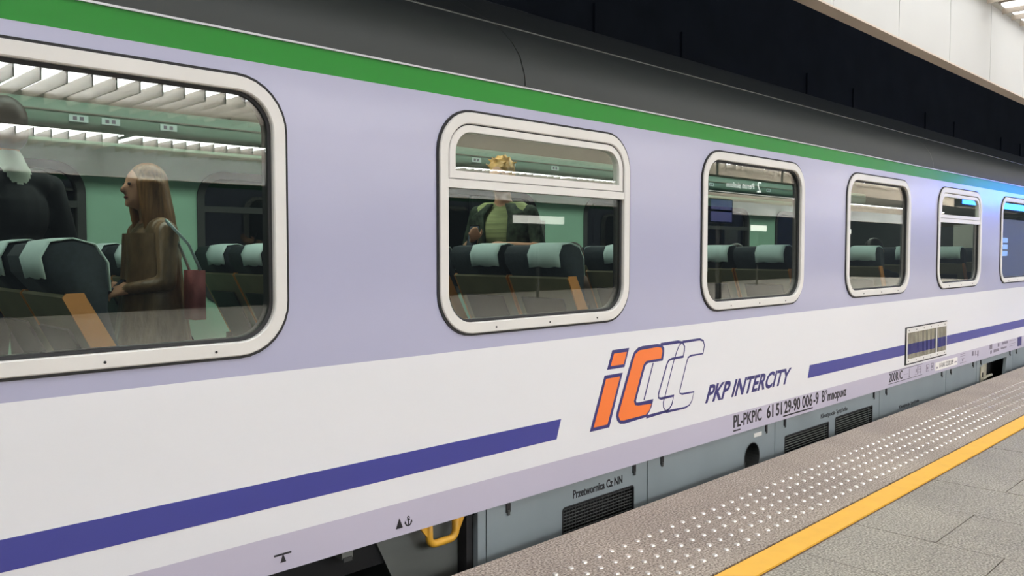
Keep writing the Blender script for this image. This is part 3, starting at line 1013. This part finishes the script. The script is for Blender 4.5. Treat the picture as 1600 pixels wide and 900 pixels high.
# ------------------------------------------------------------------ seats
def make_seat():
    t = empty('train_seat')
    bm = bmesh.new()
    prism_y(bm, [(0.33, 0.50), (0.012, 1.13), (-0.045, 1.20), (-0.055, 1.255), (-0.03, 1.292), (0.03, 1.302), (0.09, 1.285), (0.125, 1.23), (0.13, 1.15), (0.125, 1.08), (0.16, 0.95), (0.40, 0.55)], -0.205, 0.205)
    bevel_all(bm, 0.03, 3, 0.9)
    back = bm_obj('backrest', bm, 'seat_dark', t, smooth=True)
    bm = bmesh.new()
    prism_y(bm, [(0.30, 0.50), (-0.012, 1.125), (-0.004, 1.135), (0.014, 1.128), (0.33, 0.505)], -0.212, 0.212)
    sh = bm_obj('back_shell', bm, 'seat_olive', t)
    bm = bmesh.new()
    prism_y(bm, [(0.26, 0.56), (0.03, 1.02), (0.022, 1.016), (0.25, 0.555)], -0.15, 0.15)
    bm_obj('pocket', bm, 'seat_black', sh)
    for s in (-1, 1):
        bm = bmesh.new()
        prism_y(bm, [(0.30, 0.50), (-0.012, 1.125), (0.0, 1.138), (0.052, 1.138), (0.060, 1.12), (0.40, 0.50)], s * 0.213 - 0.006, s * 0.213 + 0.006)
        bm_obj('side_panel', bm, 'seat_tan', t)
    bm = bmesh.new()
    box(bm, 0.30, 0.78, -0.205, 0.205, 0.44, 0.56)
    bevel_all(bm, 0.035, 3)
    bm_obj('cushion', bm, 'seat_dark', t, smooth=True)
    # cover draped over the top
    bm = bmesh.new()
    line = [(-0.050, 1.185), (-0.062, 1.25), (-0.036, 1.299), (0.03, 1.309), (0.095, 1.291), (0.132, 1.232), (0.137, 1.14)]
    cols = []
    for j in range(7):
        y = -0.20 + 0.037 * j
        wv = 0.004 * math.sin(j * 1.9)
        cols.append([bm.verts.new((x + (wv * (1 if i > 3 else -1) if i in (0, 6) else 0), y, z + (wv if i in (0, 6) else 0))) for i, (x, z) in enumerate(line)])
    for a, b in zip(cols, cols[1:]):
        for i in range(len(line) - 1):
            bm.faces.new((a[i], a[i + 1], b[i + 1], b[i]))
    cv = bm_obj('headrest_cover', bm, 'cover_white', t, smooth=True)
    sm = cv.modifiers.new('thick', 'SOLIDIFY')
    sm.thickness = 0.004
    sm.offset = 1.0
    for s in (-1, 1):
        bm = bmesh.new()
        box(bm, 0.16, 0.58, s * 0.222 - 0.022, s * 0.222 + 0.012, 0.70, 0.74)
        bevel_all(bm, 0.012)
        bm_obj('armrest', bm, 'seat_black', t)
    bm = bmesh.new()
    box(bm, 0.38, 0.62, -0.05, 0.05, 0.11, 0.44)
    box(bm, 0.30, 0.70, -0.14, 0.14, FLZ, 0.115)
    bm_obj('pedestal', bm, 'seat_black', t)
    return t


def copy_tree(o, parent=None):
    c = o.copy()
    COL.objects.link(c)
    c.parent = parent
    for ch in list(o.children):
        copy_tree(ch, c)
    return c


ORD = ['first', 'second', 'third', 'fourth', 'fifth', 'sixth', 'seventh', 'eighth', 'ninth', 'tenth', 'eleventh', 'twelfth']
seat0 = make_seat()
used = False
near_rows = [-0.345, 0.85, 2.04, 3.23, 4.43, 5.63, 7.28, 8.33, 9.5, 10.7]
far_rows = [0.30, 1.66, 2.36, 3.60, 4.75, 5.95, 7.14, 8.335, 9.53, 10.72]
for side_name, rows, ysn in (('near', near_rows, (('window seat', 3.02), ('aisle seat', 3.47))), ('far', far_rows, (('aisle seat', 4.47), ('window seat', 4.92)))):
    for i, x in enumerate(rows):
        for nm, y in ysn:
            s = seat0 if not used else copy_tree(seat0)
            used = True
            s.location = (x, y, 0)
            tag(s, '%s with pale headrest cover, %s row from left, %s side of coach' % (nm, ORD[i], side_name), 'train seat', 'coach seats')

# ------------------------------------------------------------------ people
def sphere_to(bm, c, r, seg=14, rings=9, rot=None):
    M = Matrix.Translation(c) @ (rot.to_4x4() if rot else Matrix.Identity(4)) @ Matrix.Diagonal((r[0], r[1], r[2], 1))
    bmesh.ops.create_uvsphere(bm, u_segments=seg, v_segments=rings, radius=1.0, matrix=M)


def _unit_sphere(seg, rings):
    v = [(0, 0, 1)]
    for r in range(1, rings):
        p = math.pi * r / rings
        for q in range(seg):
            a = 2 * math.pi * q / seg
            v.append((math.sin(p) * math.cos(a), math.sin(p) * math.sin(a), math.cos(p)))
    v.append((0, 0, -1))
    f = []
    for q in range(seg):
        f.append((0, 1 + q, 1 + (q + 1) % seg))
    for r in range(rings - 2):
        for q in range(seg):
            a, b = 1 + r * seg + q, 1 + r * seg + (q + 1) % seg
            f.append((a, a + seg, b + seg, b))
    last = len(v) - 1
    b0 = 1 + (rings - 2) * seg
    for q in range(seg):
        f.append((last, b0 + (q + 1) % seg, b0 + q))
    return np.array(v), f


USV, USF = _unit_sphere(16, 10)


def build_prims(prims, voxel, tags, name, parent, smooth_it=4):
    VV, FF = [], []

    def add(v, f):
        o0 = len(VV)
        VV.extend(map(tuple, v))
        FF.extend(tuple(q + o0 for q in ff) for ff in f)
    for p in prims:
        if p[0] == 'cap':
            _, a, b, ra, rb, _t = p
            a, b = np.array(a, float), np.array(b, float)
            add(USV * ra + a, USF)
            add(USV * rb + b, USF)
            d = b - a
            L = np.linalg.norm(d)
            if L > 1e-4:
                q = Vector(d).to_track_quat('Z', 'Y').to_matrix()
                u, w = np.array(q.col[0]), np.array(q.col[1])
                ang = [2 * math.pi * i / 14 for i in range(14)]
                ring = [u * math.cos(t) + w * math.sin(t) for t in ang]
                v = [a + r * ra for r in ring] + [b + r * rb for r in ring]
                f = [(i, (i + 1) % 14, 14 + (i + 1) % 14, 14 + i) for i in range(14)] + [tuple(range(13, -1, -1)), tuple(range(14, 28))]
                add(v, f)
        else:
            add(USV * np.array(p[2]) + np.array(p[1], float), USF)
    me = bpy.data.meshes.new(name)
    me.from_pydata(VV, [], FF)
    me.update()
    o = bpy.data.objects.new(name, me)
    r = o.modifiers.new('r', 'REMESH')
    r.mode = 'VOXEL'
    r.voxel_size = voxel
    s = o.modifiers.new('s', 'SMOOTH')
    s.factor = 0.5
    s.iterations = smooth_it
    m2 = evaluated_mesh(o)
    bpy.data.meshes.remove(me)
    n = len(m2.polygons)
    cen = np.empty(n * 3)
    m2.polygons.foreach_get('center', cen)
    cen = cen.reshape(-1, 3)
    best = np.full(n, 1e9)
    idx = np.zeros(n, dtype=np.int32)
    for p in prims:
        if p[0] == 'cap':
            a, b = np.array(p[1], float), np.array(p[2], float)
            ab = b - a
            t = np.clip(((cen - a) @ ab) / max(ab @ ab, 1e-9), 0, 1)
            d = np.linalg.norm(cen - a - t[:, None] * ab, axis=1) - (p[3] + (p[4] - p[3]) * t)
            tg = p[5]
        else:
            q = cen - np.array(p[1], float)
            if len(p) > 4:
                q = q @ np.array(p[4])
            d = (np.linalg.norm(q / np.array(p[2]), axis=1) - 1) * min(p[2])
            tg = p[3]
        m = d < best
        best[m] = d[m]
        idx[m] = tags.index(tg)
    m2.materials.clear()
    for tname in tags:
        m2.materials.append(MATS[tname])
    m2.polygons.foreach_set('material_index', idx)
    m2.polygons.foreach_set('use_smooth', [True] * n)
    m2.update()
    m2.name = name
    return link(name, m2, None, parent)


def hand_prims(wrist, d, side_v, tag_, s=1.0, curl=0.5):
    """palm and five fingers; d = pointing direction, side_v = thumb side, palm normal = d x side"""
    w = Vector(wrist)
    d = Vector(d).normalized()
    sv = Vector(side_v)
    sv = (sv - d * sv.dot(d)).normalized()
    nrm = d.cross(sv)
    out = []
    palm = w + d * 0.045 * s
    for k, off in enumerate((-0.03, -0.010, 0.010, 0.03)):
        base = w + d * 0.082 * s + sv * off * s
        out.append(('cap', w + d * 0.01 * s + sv * off * 0.6 * s, base, 0.014 * s, 0.012 * s, tag_))
        ln = (0.062, 0.078, 0.082, 0.072)[k] * s
        m1 = base + (d * math.cos(curl) + nrm * math.sin(curl)) * ln * 0.5
        m2 = m1 + (d * math.cos(curl * 2.4) + nrm * math.sin(curl * 2.4)) * ln * 0.5
        out.append(('cap', base, m1, 0.0095 * s, 0.009 * s, tag_))
        out.append(('cap', m1, m2, 0.009 * s, 0.0075 * s, tag_))
    tb = w + d * 0.03 * s + sv * 0.034 * s
    t1 = tb + (d * 0.7 + sv * 0.7 + nrm * 0.3).normalized() * 0.035 * s
    t2 = t1 + (d * 0.95 + sv * 0.1 + nrm * 0.4).normalized() * 0.032 * s
    out += [('cap', w + d * 0.012 * s, tb, 0.016 * s, 0.014 * s, tag_), ('cap', tb, t1, 0.0125 * s, 0.0105 * s, tag_), ('cap', t1, t2, 0.0105 * s, 0.0085 * s, tag_)]
    return out


def person(label, base, yaw, height, top, arm, legs, hair, sit=False, lean=0.0, elbow_l=None, hand_l=None, elbow_r=None, hand_r=None, collar=None, long_sleeve=True, hairfun=None, head_tilt=0.0):
    """local frame: x forward, y left, z up; base is the feet point (or seat point when sitting)"""
    k = height / 1.72
    t = empty('person', base)
    t.rotation_euler = (0, 0, yaw)
    tag(t, label, 'person')
    P = []
    V = lambda x, y, z: Vector((x * k, y * k, z * k))
    hz = 0.93 if not sit else 0.12            # hip height
    up = hz - 0.93
    R = lambda r: r * k
    # legs
    for s in (-1, 1):
        hip = V(0, s * 0.09, hz - 0.02)
        if not sit:
            kn = V(0.03, s * 0.10, 0.49)
            an = V(-0.02, s * 0.10, 0.09)
        else:
            kn = V(0.44, s * 0.11, hz + 0.0)
            an = V(0.42, s * 0.11, hz - 0.42)
        P.append(('cap', hip, kn, R(0.088), R(0.058), legs))
        P.append(('cap', kn, an, R(0.056), R(0.038), legs))
        P.append(('cap', an + V(-0.03, 0, -0.045), an + V(0.15, 0, -0.055), R(0.038), R(0.03), 'eye_dark'))
    P.append(('ell', V(0, 0, hz + 0.03), (R(0.115), R(0.165), R(0.13)), legs))
    # torso
    P.append(('ell', V(0.005, 0, hz + 0.17), (R(0.11), R(0.155), R(0.16)), top))
    P.append(('ell', V(0.01, 0, hz + 0.34), (R(0.12), R(0.175), R(0.17)), top))
    P.append(('cap', V(-0.005, -0.12, hz + 0.465), V(-0.005, 0.12, hz + 0.465), R(0.068), R(0.068), top))
    P.append(('cap', V(-0.01, 0, hz + 0.48), V(0.012, 0, hz + 0.60), R(0.062), R(0.052), 'skin'))
    if collar:
        P.append(('cap', V(-0.01, 0, hz + 0.50), V(0.0, 0, hz + 0.545), R(0.078), R(0.066), collar))
    hc = V(0.03, 0, hz + 0.69)
    P.append(('ell', hc, (R(0.098), R(0.076), R(0.112)), 'skin'))
    P.append(('ell', hc + V(0.035, 0, -0.05), (R(0.062), R(0.056), R(0.066)), 'skin'))
    P.append(('cap', hc + V(0.088, 0, 0.012), hc + V(0.112, 0, -0.022), R(0.010), R(0.014), 'skin'))
    P.append(('cap', hc + V(0.078, 0, -0.092), hc + V(0.085, 0, -0.088), R(0.018), R(0.018), 'skin'))
    for s in (-1, 1):
        P.append(('ell', hc + V(-0.005, s * 0.078, -0.01), (R(0.022), R(0.010), R(0.032)), 'skin'))
    # arms
    for s, el, ha in ((1, elbow_l, hand_l), (-1, elbow_r, hand_r)):
        sh = V(-0.005, s * 0.185, hz + 0.455)
        e = V(-0.04, s * 0.25, hz + 0.18) if el is None else V(*el[:2], hz + el[2])
        h = V(0.06, s * 0.26, hz - 0.06) if ha is None else V(*ha[:2], hz + ha[2])
        P.append(('cap', sh, e, R(0.058), R(0.045), arm))
        ft = arm if long_sleeve else 'skin'
        P.append(('cap', e, h, R(0.044), R(0.031), ft))
        d = (h - e).normalized()
        P += hand_prims(h, d, V(0, -s, 0.6), 'skin', k * 0.98, 0.45)
    tags = []
    for p in P:
        tg = p[5] if p[0] == 'cap' else p[3]
        if tg not in tags:
            tags.append(tg)
    body = build_prims(P, 0.0095, tags, 'body', t)
    for s in (-1, 1):
        bm = bmesh.new()
        sphere_to(bm, hc + V(0.088, s * 0.032, 0.012), (R(0.008), R(0.013), R(0.008)), 10, 6)
        bm_obj('eye', bm, 'eye_dark', t, smooth=True)
    bm = bmesh.new()
    sphere_to(bm, hc + V(0.093, 0, -0.055), (R(0.007), R(0.024), R(0.008)), 10, 6)
    bm_obj('mouth', bm, 'lip', t, smooth=True)
    HP = hairfun(V, R, hc) if hairfun else [('ell', hc + V(-0.016, 0, 0.03), (R(0.098), R(0.083), R(0.098)), hair), ('ell', hc + V(-0.035, 0, -0.02), (R(0.078), R(0.08), R(0.085)), hair)]
    HP = [(p[:5] + (hair,)) if p[0] == 'cap' else (p[:3] + (hair,)) for p in HP]
    build_prims(HP, 0.008, [hair], 'hair', t, 2)
    return t, V, hz, k


def long_hair(V, R, hc):
    out = [('ell', hc + V(-0.02, 0, 0.025), (R(0.102), R(0.086), R(0.104)), 'x')]
    rnd = random.Random(3)
    for i in range(26):
        a = math.radians(48 + 264 * i / 25)
        x, y = -0.012 + 0.088 * math.cos(a), 0.086 * math.sin(a)
        st = hc + V(x, y, 0.02)
        mid = hc + V(x * 1.12 - 0.02, y * 1.12, -0.14)
        en = hc + V(x * 1.25 - 0.05 + rnd.uniform(-.01, .01), y * 1.25 + rnd.uniform(-.012, .012), -0.33 - rnd.uniform(0, .09))
        out.append(('cap', st, mid, R(0.018), R(0.017), 'x'))
        out.append(('cap', mid, en, R(0.017), R(0.007), 'x'))
    return out


def messy_hair(V, R, hc):
    out = [('ell', hc + V(-0.016, 0, 0.035), (R(0.10), R(0.084), R(0.098)), 'x')]
    rnd = random.Random(5)
    for i in range(46):
        a = rnd.uniform(0, 2 * math.pi)
        b = rnd.uniform(0.2, 1.3)
        c = hc + V(-0.016 + 0.095 * math.cos(a) * math.cos(b), 0.08 * math.sin(a) * math.cos(b), 0.035 + 0.095 * math.sin(b))
        out.append(('cap', c, c + V(rnd.uniform(-.04, .04), rnd.uniform(-.04, .04), rnd.uniform(0.0, .03)), R(0.012), R(0.005), 'x'))
    return out


PI = math.pi
# woman with long hair in the aisle, facing left
w, V, hz, k = person('woman with long brown hair in a brown jacket looking at a phone in the aisle', (1.59, 4.0, FLZ), PI, 1.56, 'leather_brown', 'leather_brown', 'denim', 'hair_brown',
       elbow_l=(0.02, 0.24, 0.20), hand_l=(0.15, 0.10, 0.17), elbow_r=(-0.04, -0.25, 0.20), hand_r=(0.15, -0.09, 0.16), hairfun=long_hair)
# jacket skirt flaring past the hips, and the pink bag on her back are her own things
bm = bmesh.new()
loops = []
for z, rx, ry in ((0.45, .125, .185), (0.30, .135, .19), (0.12, .15, .195), (-0.05, .175, .205), (-0.22, .20, .22)):
    loops.append([bm.verts.new(V(rx * math.cos(a) * (1.0 + 0.05 * math.sin(7 * a)), ry * math.sin(a), hz + z)) for a in [2 * PI * i / 32 for i in range(32)]])
for a, b in zip(loops, loops[1:]):
    for i in range(32):
        bm.faces.new((a[i], a[(i + 1) % 32], b[(i + 1) % 32], b[i]))
jk = bm_obj('jacket', bm, 'leather_brown', w, smooth=True)
bag = empty('shoulder_bag', (1.70, 3.80, 1.10))
tag(bag, 'pink shoulder bag behind the woman in the brown jacket', 'bag')
bm = bmesh.new()
box(bm, -0.02, 0.035, -0.055, 0.055, -0.15, 0.08)
bevel_all(bm, 0.03, 3)
bm_obj('bag_body', bm, 'bag_pink', bag, smooth=True)
bm = bmesh.new()
tube(bm, [(0.01, -0.06, 0.08), (-0.04, -0.05, 0.20), (-0.13, -0.02, 0.31), (-0.05, 0.03, 0.20), (0.01, 0.06, 0.08)], 0.007, 8)
bm_obj('bag_strap', bm, 'cover_white', bag, smooth=True)
ph = empty('phone', (1.405, 4.0, 1.095))
tag(ph, 'black phone held by the woman in the brown jacket', 'phone')
ph.rotation_euler = (0, math.radians(-35), 0)
bm = bmesh.new()
box(bm, -0.07, 0.07, -0.035, 0.035, -0.004, 0.004)
bevel_all(bm, 0.003)
bm_obj('phone_body', bm, 'phone_black', ph)
box_obj('phone_screen', -0.062, 0.062, -0.031, 0.031, 0.004, 0.005, 'sign_navy', ph)

# man in a dark suit at the left
person('man in a dark suit with pale collar standing in the aisle at the left', (1.00, 4.02, FLZ), PI * 0.62, 1.80, 'suit_navy', 'suit_navy', 'suit_navy', 'hair_dark', collar='shirt_pale')
# blond man with camouflage vest and phone behind the second window
m, V, hz, k = person('blond man in a striped shirt and camouflage vest holding a phone', (3.93, 4.0, FLZ), PI * 1.12, 1.76, 'shirt_lime', 'camo', 'denim', 'hair_blond', long_sleeve=False,
       elbow_l=(0.02, 0.27, 0.22), hand_l=(0.24, 0.14, 0.24), elbow_r=(-0.02, -0.27, 0.22), hand_r=(0.24, -0.10, 0.28), hairfun=messy_hair)
bm = bmesh.new()
for s in (-1, 1):
    loops = []
    for z, rx, ry in ((0.52, .075, .11), (0.44, .135, .215), (0.30, .14, .195), (0.12, .13, .175), (0.0, .135, .18)):
        a0, a1 = (math.radians(24), math.radians(180)) if s > 0 else (math.radians(180), math.radians(336))
        loops.append([bm.verts.new(V(0.005 + rx * math.cos(a0 + (a1 - a0) * i / 14), ry * math.sin(a0 + (a1 - a0) * i / 14), hz + z)) for i in range(15)])
    for a, b in zip(loops, loops[1:]):
        for i in range(14):
            bm.faces.new((a[i], a[i + 1], b[i + 1], b[i]))
vest = bm_obj('vest', bm, 'camo', m, smooth=True)
sm = vest.modifiers.new('thick', 'SOLIDIFY')
sm.thickness = 0.015
bp_ = empty('backpack', (4.14, 4.06, 1.22))
tag(bp_, 'dark green backpack worn by the blond man', 'backpack')
bp_.rotation_euler = (0, 0, PI * 0.12)
bm = bmesh.new()
box(bm, -0.02, 0.12, -0.15, 0.15, -0.2, 0.26)
bevel_all(bm, 0.05, 3)
bm_obj('pack_body', bm, 'camo', bp_, smooth=True)
box_obj('pack_pocket', 0.11, 0.16, -0.1, 0.1, -0.17, 0.03, 'camo', bp_, 0.02)
ph = empty('phone', (3.655, 4.0, 1.365))
tag(ph, 'black phone held up by the blond man', 'phone')
ph.rotation_euler = (0, math.radians(-70), PI * 0.1)
bm = bmesh.new()
box(bm, -0.075, 0.075, -0.037, 0.037, -0.004, 0.004)
bevel_all(bm, 0.003)
bm_obj('phone_body', bm, 'phone_black', ph)
box_obj('phone_screen', -0.066, 0.066, -0.033, 0.033, 0.004, 0.005, 'sign_navy', ph)
# seated passengers (seat point on the cushion)
person('seated passenger in a brown hoodie behind the right edge of the second window', (5.18, 4.47, 0.46), 0, 1.62, 'hoodie_brown', 'hoodie_brown', 'denim', 'hair_dark', sit=True, elbow_l=(0.06, 0.25, 0.2), hand_l=(0.26, 0.14, 0.12), elbow_r=(0.06, -0.25, 0.2), hand_r=(0.26, -0.14, 0.12))
person('seated passenger in a violet scarf and rose coat behind the third window', (6.03, 3.47, 0.46), 0, 1.60, 'coat_rose', 'coat_rose', 'denim', 'hair_dark', sit=True, collar='scarf_violet', elbow_l=(0.06, 0.25, 0.2), hand_l=(0.26, 0.14, 0.12), elbow_r=(0.06, -0.25, 0.2), hand_r=(0.26, -0.14, 0.12))
person('seated dark-haired passenger in a dark top behind the fourth window', (7.68, 3.02, 0.46), 0, 1.70, 'suit_navy', 'suit_navy', 'denim', 'hair_dark', sit=True, elbow_l=(0.06, 0.25, 0.2), hand_l=(0.26, 0.14, 0.12), elbow_r=(0.06, -0.25, 0.2), hand_r=(0.26, -0.14, 0.12))

bpy.data.scenes.remove(TMP)
